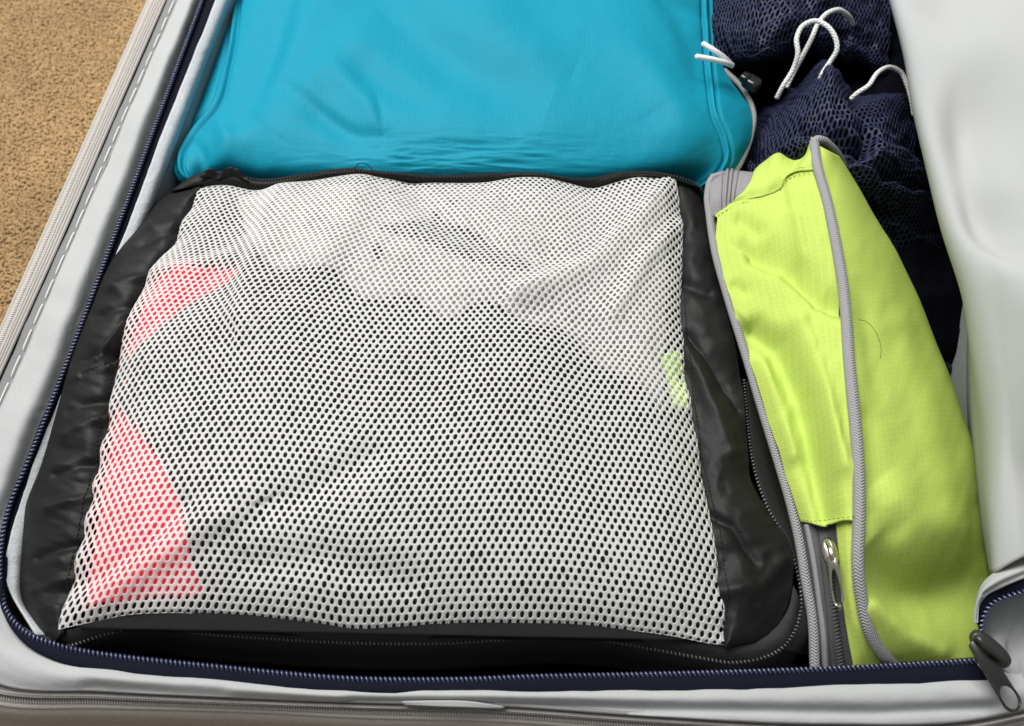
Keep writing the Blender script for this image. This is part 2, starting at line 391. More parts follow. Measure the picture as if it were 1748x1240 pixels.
# big white stitches on the left border, each its own piece
ps = resample(at(crv(Z([(x-5, y) for x, y in S_[:6]], .2003), 300)), .0165)
for a, b in zip(ps[:-1], ps[1:]):
    d = b-a; tube('stitch', np.stack([a+d*.05, a+d*.2+[0,0,.0004], a+d*.65+[0,0,.0004], a+d*.82]), .00036, M['thread_white'], case, 6)
# navy zip of the inner divider
T_in = [(398,-80),(368,0),(288,200),(212,400),(134,600),(55,800),(17,920),(12,1000),(14,1040)]
C_in = [(375,-80),(345,0),(270,200),(196,400),(121,600),(42,800),(3,920),(1,1000),(9,1040)]
sheet('navy_zip_tape', at(loft([Z(C_in, .2008), Z(T_in, .1995)], 160, 6, common=True)), M['navy'], case, .0008)
C_out = [(3,990),(9,1040),(44,1080),(90,1099),(138,1111),(203,1121),(292,1131),(372,1139),(440,1146),(600,1159),(800,1159),(900,1156),(1100,1152),(1252,1148),(1400,1143),(1664,1129)]
T_out = [(3,992),(6,1048),(40,1098),(88,1126),(138,1140),(203,1151),(292,1160),(372,1166),(440,1171),(600,1182),(800,1183),(900,1182),(1100,1183),(1252,1181),(1400,1178),(1690,1169)]
q = loft([Z(C_out, .2022), Z(T_out, .2035)], 260, 8, common=True)
sheet('navy_zip_tape', world(q, .0010*np.sin(np.linspace(0,np.pi,8))[:,None]), M['navy'], case, .0008)
CC = [(375,-80),(345,0),(270,200),(196,400),(121,600),(42,800),(17,860),(3,920),(1,1000),(9,1040),(44,1080),(90,1099),(138,1111),(203,1121),(292,1131),(372,1139),(440,1146),(600,1159),(700,1161),(800,1160),(900,1156),(1100,1152),(1252,1148),(1400,1143),(1664,1129)]
cc = at(crv(Z(CC, .2030), 600))
beads('navy_zip_teeth', cc, .00215, (.0017,.00075,.0010), M['navy_tooth'], case, 28)
tube('navy_zip_cord', cc-[0,0,.0008], .0012, M['navy'], case, 8)
# pale inner binding and lining walls
I_ = [(432,-80),(397,0),(320,200),(245,400),(165,600),(85,800),(50,930),(45,1040),(95,1088)]
T2 = T_in[:-1]+[(60,1085)]
q = loft([Z(T2, .1990), Z([((a[0]+b[0])/2, (a[1]+b[1])/2) for a, b in zip(T2, I_)], .1965), Z(I_, .182)], 200, 14, common=True)
sheet('inner_binding', world(q, .0010*rnoise(q, 60, 25, 60, 4)), M['strip'], case, .001)
lip = I_[:-1]+[(95,1092),(203,1116),(372,1134),(600,1154),(850,1154),(1100,1147),(1400,1138),(1700,1120)]
lp = at(crv(Z(lip, .186), 240)); c0 = np.array([.03,.35,0])
G3 = [lp]
for z_, k in ((.15,.0),(.08,.0),(.03,.01),(.025,.05)):
    r_ = lp.copy(); r_[:,2] = z_; G3.append(r_ + (c0-r_)*[k,k,0])
sheet('lining_wall', np.stack(G3), M['pale'], case)
rw = [(1620,-80),(1650,60),(1705,300),(1750,540),(1770,760),(1775,960),(1780,1120)]
rp = at(crv(Z(rw, .195), 120)); G3 = [rp]
for z_ in (.15,.09,.03): r_ = rp.copy(); r_[:,2] = z_; G3.append(r_)
sheet('lining_wall', np.stack(G3), M['pale'], case)
g = np.stack(np.meshgrid(np.linspace(-.24,.30,12), np.linspace(.04,.75,12)), -1)
sheet('lining_floor', np.concatenate([g, np.full(g.shape[:2]+(1,), .022)], -1), M['pale'], case, .01)
# small pale fabric tab at the front rim
q = loft([Z([(685,1199),(740,1197),(800,1198),(862,1208)], [.2015,.204,.204,.2005]), Z([(690,1204),(740,1206),(800,1208),(858,1210)], [.2005,.203,.203,.200])], 30, 6)
sheet('fabric_tab', at(q), M['flap'], case, .001)

# divider panel folded open on the right
F0 = Z([(2000,-160),(2010,300),(2020,700),(2010,975)], [.30,.31,.30,.262])
F1 = Z([(1760,-130),(1775,300),(1800,700),(1800,938)], [.27,.28,.273,.246])
F2 = Z([(1610,-100),(1670,250),(1710,520),(1745,800),(1748,950)], [.252,.262,.262,.250,.236])
F3 = Z([(1500,-80),(1520,0),(1545,100),(1560,190),(1580,280),(1605,385),(1645,515),(1660,600),(1685,760),(1690,880),(1697,977)], [.238,.238,.238,.236,.233,.230,.222])
F4 = Z([(1512,-80),(1532,0),(1555,100),(1570,190),(1594,280),(1618,385),(1650,515),(1656,600),(1670,760),(1680,880),(1692,977)], [.205,.205,.205,.205,.205,.205,.208])
F5 = Z([(1525,-80),(1545,0),(1568,100),(1585,190),(1605,280),(1630,385),(1654,515),(1650,600),(1654,760),(1668,880),(1690,985)], [.13,.13,.13,.13,.13,.14,.16])
q = loft([F0,F1,F2,F3,F4,F5], 160, 120)
cw = np.clip(np.abs(dist(q, F3[:, :2]))/130, 0, 1); cw = cw*cw*(3-2*cw)*(np.linspace(0,1,120)[:,None] < .8)
dz = cw*(.018*rnoise(q, 230, 190, 25, 5, 2)+crease(q, [(1540,260),(1680,205),(1850,240)], 80, -.016)+crease(q, [(1580,380),(1720,350),(1850,330)], 85, -.013)+crease(q, [(1560,130),(1650,90),(1800,60)], 60, .010)+crease(q, [(1700,480),(1745,740),(1735,960)], 45, -.016))
divider = sheet('divider_panel', world(q, dz), M['flap'], case, .0012)
HO = [(1830,915),(1748,953),(1697,977),(1675,998),(1666,1020),(1664,1062)]
HI = [(1830,962),(1748,988),(1710,1004),(1685,1017),(1674,1032),(1667,1064)]
HC = [(1830,990),(1748,1011),(1718,1020),(1692,1034),(1679,1056),(1674,1084)]
q = loft([Z(HO,[.236,.226,.221,.217,.215,.212]), Z([((a[0]+b[0])/2,(a[1]+b[1])/2) for a,b in zip(HO,HI)],[.241,.231,.226,.222,.219,.214]), Z(HI,[.238,.228,.223,.219,.216,.212])], 90, 16, common=True)
sheet('panel_hem', world(q, fold(q, [(1830,950),(1748,980),(1710,996),(1680,1014)], 3, -.0012)), M['flap'], divider, .001)
q = loft([Z(HI,[.237,.227,.222,.218,.215,.211]), Z(HC,[.234,.224,.219,.216,.213,.210])], 80, 6, common=True)
sheet('panel_zip_tape', at(q), M['navy'], divider, .0008)
hc = at(crv(Z(HC,[.235,.225,.220,.217,.214,.211]), 200))
beads('panel_zip_teeth', hc, .0021, (.0017,.0008,.0010), M['navy_tooth'], divider, 28)
q = loft([Z(HC,[.230,.220,.215,.212,.209,.206]), Z([(1830,1090),(1760,1090),(1735,1088),(1712,1086),(1695,1088),(1682,1100)],.2), Z([(1840,1190),(1765,1176),(1740,1162),(1715,1142),(1695,1122),(1686,1110)],.203)], 60, 40, common=True)
sheet('panel_underside', world(q, .0022*rnoise(q, 26, 60, 5, 3)), M['shaded_lining'], divider, .001)

def plate(name, A, B, width, thick, hole_c, hole_r, mat_, parent, taper=1.0, up=(0,0,1)):
    """flat zip pull from A to B (round ends) with an oval hole; hole_c along the length"""
    A, B = np.array(A), np.array(B); X = B-A; L = np.linalg.norm(X); X /= L
    Nn = np.array(up, float); Nn -= (Nn@X)*X; Nn /= np.linalg.norm(Nn); Y = np.cross(Nn, X); n = 48
    a = np.linspace(0, 2*np.pi, n, endpoint=False); w = width/2
    inner = np.stack([hole_c+hole_r[0]*np.cos(a), hole_r[1]*np.sin(a)], 1)
    outer = []
    for t in a:
        d = np.array([math.cos(t), math.sin(t)]); lo, hi = 0, L*1.5
        for _ in range(40):
            m = (lo+hi)/2; x, y = hole_c+d[0]*m, d[1]*m
            ww = w*(taper+(1-taper)*np.clip(x/L, 0, 1))
            ins = (w*.6 <= x <= L-w and abs(y) <= ww) or (x > L-w and (x-(L-w))**2+y**2 <= w*w) or (0 <= x < w*.6 and abs(y) <= ww*math.sqrt(max(0, 1-((w*.6-x)/(w*.6))**2))**.7)
            lo, hi = (m, hi) if ins else (lo, m)
        outer.append([hole_c+d[0]*lo, d[1]*lo])
    outer = np.array(outer); e = thick*.45
    def ring(p, h, s=0):
        d = p-np.array([hole_c, 0]); r = np.linalg.norm(d, axis=1)[:,None]; p = p+d/r*s
        return A+p[:,:1]*X+p[:,1:]*Y+h*Nn
    R = [ring(inner, -thick/2, e), ring(inner, -thick/2+e, 0), ring(inner, thick/2-e, 0), ring(inner, thick/2, e), ring(outer, thick/2, -e), ring(outer, thick/2-e, 0), ring(outer, -thick/2+e, 0), ring(outer, -thick/2, -e)]
    R.append(R[0])
    G = np.stack(R); return link(name, mesh(name, G, gridfaces(len(R), n, True)), mat_, parent)
def blob(name, c, X, r, mat_, parent, up=(0,0,1), pw=.6, nu=28, nv=16):
    """rounded block (superellipsoid), half sizes r along X, across, up"""
    X = np.array(X, float); X /= np.linalg.norm(X); Nn = np.array(up, float); Nn -= (Nn@X)*X; Nn /= np.linalg.norm(Nn); Y = np.cross(Nn, X)
    th = np.linspace(-np.pi/2, np.pi/2, nv)[:,None]; ph = np.linspace(0, 2*np.pi, nu, endpoint=False)[None]
    s = lambda x: np.sign(x)*np.abs(x)**pw
    x, y, z = s(np.cos(th))*s(np.cos(ph))*r[0], s(np.cos(th))*s(np.sin(ph))*r[1], s(np.sin(th))*np.ones_like(ph)*r[2]
    P = np.array(c)+x[...,None]*X+y[...,None]*Y+z[...,None]*Nn
    return link(name, mesh(name, P, gridfaces(nv, nu, True)), mat_, parent)
sl = blob('zip_slider', at(np.array([1690,1108,.2145])), at(np.array([1722,1135,.2145]))-at(np.array([1666,1085,.2145])), (.0098,.0045,.0032), M['black_metal'], case, pw=.75)
A, B = at(np.array([1660,1090,.2185])), at(np.array([1737,1214,.2125]))
pull = plate('pull_tab', A, B, .0095, .0017, np.linalg.norm(B-A)-.0062, (.0050,.0034), M['black_metal'], sl, .75)
arch = np.array([[1664,1098,.2165],[1668,1090,.2205],[1684,1104,.2215],[1702,1120,.219],[1712,1128,.2165]])
tube('slider_bridge', at(crv(arch, 30)), .0016, M['black_metal'], sl, 8)

# ------------------------------------------------------------------ black packing cube with white net top
cube = empty('mesh_packing_cube', tuple(at(np.array([650,700,.03]))), 'black packing cube with a white net window, clothes showing through', 'packing cube')
ML = Z([(345,318),(322,360),(300,410),(268,455),(240,500),(215,560),(200,620),(190,690),(172,780),(150,880),(130,965),(108,1078)], [.190,.196,.203,.208,.211,.212,.212,.212,.214,.216,.214,.208])
MR = Z([(1148,309),(1160,350),(1164,420),(1163,500),(1165,570),(1172,640),(1184,720),(1198,810),(1214,900),(1228,990),(1236,1050),(1240,1102)], [.190,.194,.198,.202,.205,.207,.209,.211,.213,.214,.212,.208])
MT = Z([(345,318),(385,316),(440,326),(480,321),(530,311),(590,301),(660,306),(760,313),(830,312),(880,304),(930,304),(970,313),(1010,322),(1050,311),(1090,302),(1125,304),(1148,309)], [.190,.192,.190,.190,.191,.193,.192,.191,.192,.194,.193,.191,.190,.192,.195,.193,.190])
MB = Z([(108,1078),(150,1066),(210,1051),(290,1046),(400,1051),(520,1062),(600,1073),(690,1070),(800,1064),(900,1064),(990,1067),(1060,1074),(1150,1086),(1210,1098),(1240,1102)], [.208,.211,.214,.216,.2165,.2165,.216,.216,.2165,.2165,.216,.215,.213,.210,.208])
def coons(n=480):
    u = np.linspace(0,1,n)[None,:,None]; w = np.linspace(0,1,n); t = w*(.68+.32*w**1.7); v = t[:,None,None]
    L_ = hermite(ML, chord(ML), t)[:,None]; R2 = hermite(MR, chord(MR), t)[:,None]; T_ = crv(MT, n)[None]; B_ = crv(MB, n)[None]
    c = (1-u)*(1-v)*ML[0]+u*(1-v)*MR[0]+(1-u)*v*ML[-1]+u*v*MR[-1]
    return (1-v)*T_+v*B_+(1-u)*L_+u*R2-c, u[...,0], v[...,0]
q, uu, vv = coons()
edge = (4*uu*(1-uu))**.55*(4*vv*(1-vv))**.6
dz = .016*edge
dz = dz + edge*(.0038*rnoise(q, 190, 150, 20, 0, 2) )
dz += fold(q, [(108,1078),(220,1000),(330,930),(430,880)], 20, .004, w2=40)+fold(q, [(150,1000),(260,940),(330,870)], 16, -.002)
dz += fold(q, [(480,325),(460,400),(440,470),(420,560)], 22, .004, w2=40)+fold(q, [(620,320),(600,400),(560,470)], 26, .003)
dz += fold(q, [(1140,315),(1070,400),(1000,470),(880,520)], 15, .0045, w2=26)+fold(q, [(1160,390),(1100,450),(1050,540)], 15, .0035)
dz += fold(q, [(700,330),(760,400),(860,440),(930,450)], 26, -.004)+fold(q, [(870,360),(930,400)], 22, -.003)
dz += fold(q, [(820,540),(940,560),(1060,600),(1150,650)], 30, -.003)+fold(q, [(440,880),(520,860),(640,800)], 26, -.003)+fold(q, [(430,970),(560,960),(700,1000)], 30, -.0025)
dz += fold(q, [(250,470),(330,470),(400,455)], 14, .003)+fold(q, [(205,600),(300,540),(380,500)], 22, -.002)
# gathered cloth along the seams
dz += .0016*np.exp(-uu/.02)*np.sin(vv*58+3*np.sin(vv*9)) + .0013*np.exp(-(1-uu)/.016)*np.sin(vv*44+2*np.sin(vv*13))
NETP = world(q, dz); NETQ = proj(NETP)
nn = np.cross(np.gradient(NETP, axis=1), np.gradient(NETP, axis=0)); nn /= np.linalg.norm(nn, axis=2)[...,None]; nn *= np.sign(nn[...,2:])
def samp(G, u, v):
    n0, n1 = G.shape[:2]; x = np.clip(u,0,1)*(n1-1); y = np.clip(v,0,1)*(n0-1)
    i = np.minimum(x.astype(int), n1-2); j = np.minimum(y.astype(int), n0-2); a = (x-i)[...,None]; b = (y-j)[...,None]
    return (G[j,i]*(1-a)+G[j,i+1]*a)*(1-b)+(G[j+1,i]*(1-a)+G[j+1,i+1]*a)*b
def net(name, P, N, cols, rows, hr, h, mat_, parent, jit=.0, K=12, under=True, seed=1, lean=1.0):
    """knitted net: a staggered lattice of oval holes laid over the surface P with normals N"""
    rr = np.random.RandomState(seed)
    dx, dy = 1.0, 1.0                                     # lattice units: column pitch 1, row pitch 1
    nb = np.array([(1,0),(-1,0),(.5,1),(.5,-1),(-.5,1),(-.5,-1)])*[1, .92]
    ang = np.arange(K)*2*np.pi/K; d = np.stack([np.cos(ang), np.sin(ang)], 1)
    # cell outline through the true corners of the hexagonal cell, so that neighbours share their edges
    ay = .92; yc = (.25+ay*ay)/(2*ay)
    yi = ay - yc
    corners = np.array([(.5, yi), (0, yc), (-.5, yi), (-.5,-yi), (0,-yc), (.5,-yi)])
    out = []
    for k in range(6):
        a, b = corners[k], corners[(k+1) % 6]; out += [a, (a+b)/2]
    out = np.array(out)                                   # 12 points
    an = np.arctan2(out[:,1], out[:,0])
    hole = np.stack([hr[0]*np.cos(an), hr[1]*np.sin(an)], 1)
    i, j = np.meshgrid(np.arange(cols+1), np.arange(rows+1))
    cx = (i+.5*(j % 2)).ravel(); cy = (j*ay).ravel()
    hj = 1+jit*rr.randn(len(cx))
    rings = [(out, .25, None), (out*.50+hole*.50, 1.01, None), (hole, .0, hj)] + ([(hole*1.12, -.8, None)] if under else [])
    sm = 1+.07*fbm(cx/7+3, cy/7+9, seed, 3); ln = .16+.3*fbm(cx/12+20, cy/12+2, seed+3, 2)
    U, Vv, Hh = [], [], []
    for p, hh, s in rings:
        if hh == .25: px_, py_ = np.repeat(p[None,:,0], len(cx), 0), np.repeat(p[None,:,1], len(cx), 0)
        else:
            sc = (hj*sm)[:,None]; px_, py_ = p[None,:,0]*sc+lean*ln[:,None]*p[None,:,1]*-.8, p[None,:,1]*sc
        U.append(cx[:,None]+px_); Vv.append(cy[:,None]+py_); Hh.append(np.full((len(cx),12), hh))
    U = np.stack(U,1); Vv = np.stack(Vv,1); Hh = np.stack(Hh,1)            # cells, rings, 12
    u = U/cols; v = Vv/(rows*ay)
    ctr = (cx/cols <= 1.0)
    u, v, Hh = u[ctr], v[ctr], Hh[ctr]
    uc, vc = np.clip(u,0,1), np.clip(v,0,1)
    X = samp(P, uc, vc)+samp(N, uc, vc)*(Hh*h)[...,None]
    nc, nr = X.shape[:2]
    f = gridfaces(nr, 12, True); Fc = (f[None]+np.arange(nc)[:,None,None]*nr*12).reshape(-1,4)
    V = X.reshape(-1,3)
    key = np.round(V*2e5).astype(np.int64); _, idx, inv = np.unique(key, axis=0, return_index=True, return_inverse=True)
    V = V[idx]; Fc = inv.reshape(-1)[Fc]
    ok = (Fc[:,0]!=Fc[:,1])&(Fc[:,1]!=Fc[:,2])&(Fc[:,2]!=Fc[:,3])&(Fc[:,3]!=Fc[:,0])&(Fc[:,0]!=Fc[:,2])&(Fc[:,1]!=Fc[:,3])
    return link(name, mesh(name, V, Fc[ok][:, ::-1]), mat_, parent)
net('net_panel', NETP, nn, 81, 93, (.245, .39), .00028, M['net'], cube, .05)

def cloth_under(name, curves, off, mat_, nu=120, nv=120, wr=.0012, seed=0, thick=.0012):
    """garment lying just under the net: pixel outline, height taken from the net surface"""
    g = loft([Z(c, .2) for c in curves], nu, nv)[..., :2]
    qq = NETQ[::6, ::6].reshape(-1,2); idx = []
    for row in g: idx.append(((row[:,None]-qq[None])**2).sum(2).argmin(1))
    idx = np.stack(idx); z = NETP[::6, ::6].reshape(-1,3)[idx][...,2]
    # refine: smooth the looked-up heights
    for _ in range(8):
        zp = np.pad(z, 1, mode='edge'); z = (zp[1:-1,1:-1]*2+zp[:-2,1:-1]+zp[2:,1:-1]+zp[1:-1,:-2]+zp[1:-1,2:])/6
    q3 = np.concatenate([g, z[...,None]], -1)
    P = at(q3); P[...,2] += -off + wr*rnoise(q3, 60, 45, 30, seed)
    o = sheet(name, P, mat_, None, thick)
    return o
E = 14
bl = [(350,326),(318,380),(285,450),(235,530),(212,600),(202,690),(165,850),(150,960),(125,1070)]
br = [(1140,318),(1156,400),(1156,500),(1160,600),(1176,720),(1192,800),(1208,900),(1220,990),(1230,1092)]
tag(cloth_under('charcoal_garment', [bl, br], .0105, M['charcoal'], wr=.003, seed=2), 'charcoal garment at the bottom of the net topped cube', 'garment', )
tag(cloth_under('red_garment', [[(318,440),(280,456),(230,545),(205,640),(190,720),(170,820),(155,930),(140,1030)], [(425,446),(430,465),(400,560),(380,640),(380,760),(390,860),(390,950),(380,1030)]], .0042, M['red'], seed=4), 'red garment showing through the left side of the net', 'garment')
dl = [(345,326),(322,400),(300,438),(345,449),(412,453),(385,478),(330,510),(270,556),(228,594),(200,640),(199,690),(240,740),(295,840),(312,890),(322,950),(342,1006),(230,1022),(150,1036),(125,1070)]
dr = [(1140,318),(1156,400),(1156,500),(1160,600),(1176,720),(1192,800),(1208,900),(1220,990),(1230,1092)]
tag(cloth_under('dark_garment', [dl, dr], .0030, M['charcoal'], nu=220, wr=.0008, seed=5), 'dark grey garment filling the middle and front of the net window', 'garment')
tag(cloth_under('pale_garment', [[(400,322),(520,316),(620,310),(760,318),(880,312),(1000,328),(1100,312),(1140,318)], [(420,400),(470,455),(560,452),(620,505),(700,500),(760,540),(830,510),(900,548),(960,560),(1030,625),(1080,640),(1135,700)]], .0022, M['white_c'], wr=.0010, seed=6, thick=.0008), 'pale grey garment under the far half of the net', 'garment')
tag(cloth_under('black_garment', [[(640,385),(720,375),(790,385),(850,420),(905,448)], [(690,400),(760,425),(810,445),(860,455),(900,462)]], .0014, M['mid_grey'], 60, 20, .0008, 8, .0006), 'small dark fold of cloth amid the pale garment under the net', 'garment')
tag(cloth_under('lime_garment', [[(1128,608),(1140,600),(1162,598)], [(1150,690),(1162,696),(1176,694)]], .0014, M['lime_c'], 30, 30, .0004, 7, .0008), 'small pale lime garment corner at the right edge of the net', 'garment')

# black cloth panels beside the net
BL = Z([(322,318),(276,338),(232,392),(188,450),(154,530),(119,622),(96,705),(68,800),(44,862),(35,920),(33,1000),(48,1066),(88,1102)], [.184,.188,.196,.202,.203,.203,.203,.202,.198,.195,.193,.192,.192])
mlm = np.column_stack([ML[:,0]+2, ML[:,1:]])
mid = lambda a, b, t, lift: np.column_stack([a[:,:2]*(1-t)+b[:,:2]*t, a[:,2]*(1-t)+b[:,2]*t+lift])
a_, b_ = crv(BL, 60), crv(mlm, 60)
q = loft([a_, mid(a_, b_, .3, .006), mid(a_, b_, .7, .006), b_+[4,0,-.001]], 260, 60)
vw = np.minimum(1, np.linspace(0,1,60)[:,None]*3)
dz = .0035*rnoise(q, 90, 34, 15, 2, 3)
for yy, dx_, am in ((395,0,-.003),(470,0,.003),(520,0,-.0035),(600,-8,-.004),(625,-4,.0035),(680,0,-.003),(720,0,.003),(790,0,-.003),(850,0,.0025),(930,0,-.003),(990,0,.002)):
    xe = np.interp(yy, ML[:,1], ML[:,0]); dz += fold(q, [(xe+4, yy), (xe-35+dx_, yy+6), (xe-75+dx_, yy+22)], 8, am*.9)
dz += fold(q, [(215,560),(190,590),(165,612)], 7, .004)+fold(q, [(212,590),(180,625),(140,640)], 6, -.004, True)
dz *= vw
side_l = sheet('side_panel', world(q, dz), M['black'], cube, .001)
BR = Z([(1192,326),(1208,380),(1222,450),(1240,530),(1262,620),(1276,740),(1285,828),(1311,873),(1346,928),(1354,988),(1338,1052),(1300,1093),(1240,1108)], [.186,.192,.196,.200,.203,.205,.205,.205,.204,.203,.202,.202,.203])
a_, b_ = crv(np.column_stack([MR[:,0]-3, MR[:,1:]]), 60), crv(BR, 60)
q = loft([a_+[-3,0,-.001], mid(a_, b_, .35, .005), mid(a_, b_, .75, .004), b_], 260, 60)
dz = .0035*rnoise(q, 60, 60, -20, 6, 3)
dz += fold(q, [(1175,570),(1215,620),(1262,700)], 10, -.004, True)+fold(q, [(1170,600),(1205,660),(1250,770)], 14, .0035)+fold(q, [(1165,480),(1210,500)], 10, -.003)
dz += fold(q, [(1210,880),(1250,900),(1290,960)], 9, -.003)+fold(q, [(1230,1010),(1300,1000),(1340,960)], 16, .003)
side_r = sheet('side_panel', world(q, dz), M['black'], cube, .001)
# back band and front band
TB = Z([(300,330),(345,306),(390,302),(440,312),(520,304),(600,294),(640,298),(760,306),(830,303),(900,301),(1000,311),(1080,300),(1130,302),(1196,326)], [.184,.189,.190,.187,.188,.190,.190,.189,.190,.189,.188,.190,.190,.186])
TB = TB+[0,-5,.007]
a_, b_ = crv(TB, 80), crv(MT, 80)
low = a_+[0,-1,-.02]
q = loft([low, a_+[0,0,.0], mid(a_, b_, .5, .0015), b_+[0,3,-.001]], 200, 16)
sheet('back_band', world(q, .0010*rnoise(q, 40, 30, 0, 3)), M['black'], cube, .001)
beads('back_zip_teeth', at(crv(np.vstack([TB[1:]+[0,0,.0006], [[1206,336,.190]]]), 300)), .0019, (.0011,.0006,.0007), M['black_side'], cube, 25)
q = loft([Z([(348,293),(360,289),(372,295),(385,290),(400,288),(412,296),(422,304)], [.199,.202,.199,.202,.203,.200,.197]), Z([(340,306),(358,303),(372,306),(386,303),(402,302),(412,306),(426,310)], .197)], 40, 8)
sheet('gathered_fabric', world(q, .0015*rnoise(q, 8, 8, 0, 2)), M['black'], cube, .0012)
FC = [(70,1092),(100,1106),(124,1101),(171,1085),(231,1072),(271,1069),(332,1079),(440,1088),(600,1097),(772,1097),(857,1092),(943,1089),(1029,1093),(1120,1109),(1207,1125),(1248,1131),(1293,1125),(1330,1110),(1356,1077),(1367,1036),(1362,980),(1345,930),(1308,862),(1285,790),(1276,720),(1270,650)]
FB = Z(FC[:20], [.196,.198,.202,.204,.205,.205,.205,.205,.205,.205,.205,.204,.203,.202,.201,.200,.200,.200,.199,.198])
fb_up = Z([(75,1085),(95,1082),(110,1078),(170,1062),(230,1050),(270,1047),(332,1048),(440,1056),(600,1074),(772,1067),(857,1065),(943,1066),(1029,1071),(1120,1083),(1207,1099),(1240,1103),(1290,1095),(1320,1075),(1345,1040),(1354,1000)], [.196,.199,.206,.212,.214,.215,.215,.215,.215,.215,.215,.214,.212,.209,.207,.205,.203,.202,.202,.202])
q = loft([fb_up, FB], 260, 18, common=True)
sheet('front_band', world(q, .0018*np.sin(np.linspace(0,np.pi,18))[:,None]+.0012*rnoise(q, 70, 20, 5, 1)), M['black_side'], cube, .001)
FCz = Z(FC, [.196,.198,.202,.204,.205,.205,.205,.205,.205,.205,.205,.204,.203,.202,.201,.200,.200,.200,.199,.198,.198,.198,.198,.198,.197,.196])
fc = at(crv(FCz, 500))
beads('zip_teeth', fc, .0019, (.0011,.0006,.0007), M['black_tooth'], cube, 25, .0003)
low = Z([(x, y+46) for x, y in FC[:20]], .180)
q = loft([FB, Z([(x, y+20) for x, y in FC[:20]], .1925), low], 240, 12, common=True)
sheet('lower_zip_tape', world(q), M['black_side'], cube, .0008)
q = loft([FCz[17:], FCz[17:]+[22,4,-.006], FCz[17:]+[62,8,-.04]], 120, 12, common=True)
sheet('side_zip_tape', at(q), M['black_side'], cube, .0008)
body_rim = np.concatenate([BL[1:], Z([(110,1118),(280,1100),(600,1120),(860,1116),(1020,1115),(1200,1138),(1290,1136)], .188), Z([(1340,1108),(1362,1050),(1362,980),(1345,930),(1300,850),(1280,740),(1265,620),(1240,530),(1222,450),(1205,380),(1190,330)], .188), Z([(1130,308),(900,312),(600,308),(440,320)], .172)])
bp = at(body_rim); bp[:,2] -= .004; bp[:-22,2] = np.minimum(bp[:-22,2], .19)
bp = np.vstack([bp, bp[:1]]); closed('body', resample(bp, .006)[:-1], .03, M['black_side'], cube)
# seam stitches along the net, loose thread
for P_ in (np.array([v.co for v in side_l.data.vertices]).reshape(60,260,3)[52], np.array([v.co for v in side_r.data.vertices]).reshape(60,260,3)[7]):
    beads('seam_stitches', P_+np.array([0,0,.0004]), .0026, (.0003,.0011,.0003), M['thread_dark'], cube, 0)
# loose thread loop at the back edge
tube('loose_thread', at(crv(np.array([[606,291,.196],[608,284,.203],[614,279,.207],[622,279,.208],[630,284,.205],[636,291,.197]]), 24)), .00028, M['thread_dark'], cube, 6)

# ------------------------------------------------------------------ turquoise packing cube
blue = empty('blue_packing_cube', tuple(at(np.array([800,100,.03]))), 'turquoise ripstop packing cube lying flat behind the net topped cube', 'packing cube')
LE = [(440,-120),(400,0),(366,100),(330,195),(303,245),(291,282),(300,308),(318,322)]
RE = [(1218,-120),(1219,0),(1217,55),(1232,115),(1266,150),(1285,200),(1280,255),(1244,302),(1206,330)]
rowsB = []
def brow(y, zl, zm, zr, xl=None, xr=None, yl=None, yr=None):
    xl = xl if xl is not None else np.interp(y, [p[1] for p in LE], [p[0] for p in LE]); xr = xr if xr is not None else np.interp(y, [p[1] for p in RE], [p[0] for p in RE])
    yl = y if yl is None else yl; yr = y if yr is None else yr; ym = y
    return np.array([(xl, yl, zl), (xl+14, yl+1, zl+.008), (xl+60, (yl+ym)/2, zm-.006), (xl+220, ym, zm), ((xl+xr)/2, ym, zm+.004), (xr-220, ym, zm+.002), (xr-70, (yr+ym)/2, zm-.004), (xr-16, yr, zr+.008), (xr, yr, zr)])
curvesB = [brow(-120,.178,.200,.175), brow(-40,.178,.202,.176), brow(40,.178,.204,.178), brow(120,.178,.205,.178), brow(190,.178,.205,.178), brow(240,.179,.202,.178, yl=243, yr=236),
           brow(285,.180,.195,.177, xl=291, xr=1268, yl=276, yr=268), brow(318,.178,.1815,.175, xl=299, xr=1250, yl=303, yr=296), brow(338,.170,.168,.170, xl=312, xr=1222, yl=318, yr=318)]
q = loft(curvesB, 640, 300)
welt_l = [(418,-120),(403,0),(388,100),(365,178),(326,226),(307,262),(307,290),(322,312)]
welt_r = [(1203,-120),(1204,0),(1207,60),(1214,140),(1221,195),(1238,236),(1242,272),(1226,300),(1200,318)]
dz = +.0034*rnoise(q, 150, 200, 20, 9, 2) + .0005*rnoise(q, 40, 40, 0, 3, 3)
for w_ in (welt_l, welt_r):
    dd = dist(q, crv(Z(w_, 0), 50)[:, :2]); dz += .0018*np.exp(-(dd/3.0)**2) - .0026*np.exp(-((np.abs(dd)-6.5)/2.6)**2)
dz += crease(q, [(510,-100),(475,40),(440,130),(395,230)], 36, -.0085, 24)+crease(q, [(660,20),(560,110),(470,230)], 30, .0040, 40)
dz += crease(q, [(470,130),(540,185),(600,222),(680,232)], 26, -.0045, 13)+crease(q, [(560,110),(620,170),(650,225)], 20, .0030)
dz += crease(q, [(560,60),(640,130),(760,190)], 26, -.0030)+crease(q, [(620,-110),(700,40),(800,120),(940,170)], 54, -.008, 40)+crease(q, [(760,-60),(860,60),(980,120)], 50, .0040)
dz += crease(q, [(640,150),(652,200),(658,250)], 9, -.0014)+crease(q, [(1000,-60),(1040,80),(1100,200)], 60, .0030)
m_ = np.exp(-(((q[...,0]-800)/190)**2+((q[...,1]-262)/34)**2)**1.2)
dz += m_*.42*(.0042*(.35-np.abs(rnoise(q, 130, 13, 3, 1, 3))*1.6)+.0022*rnoise(q, 60, 7, -3, 4, 2)-.0025)
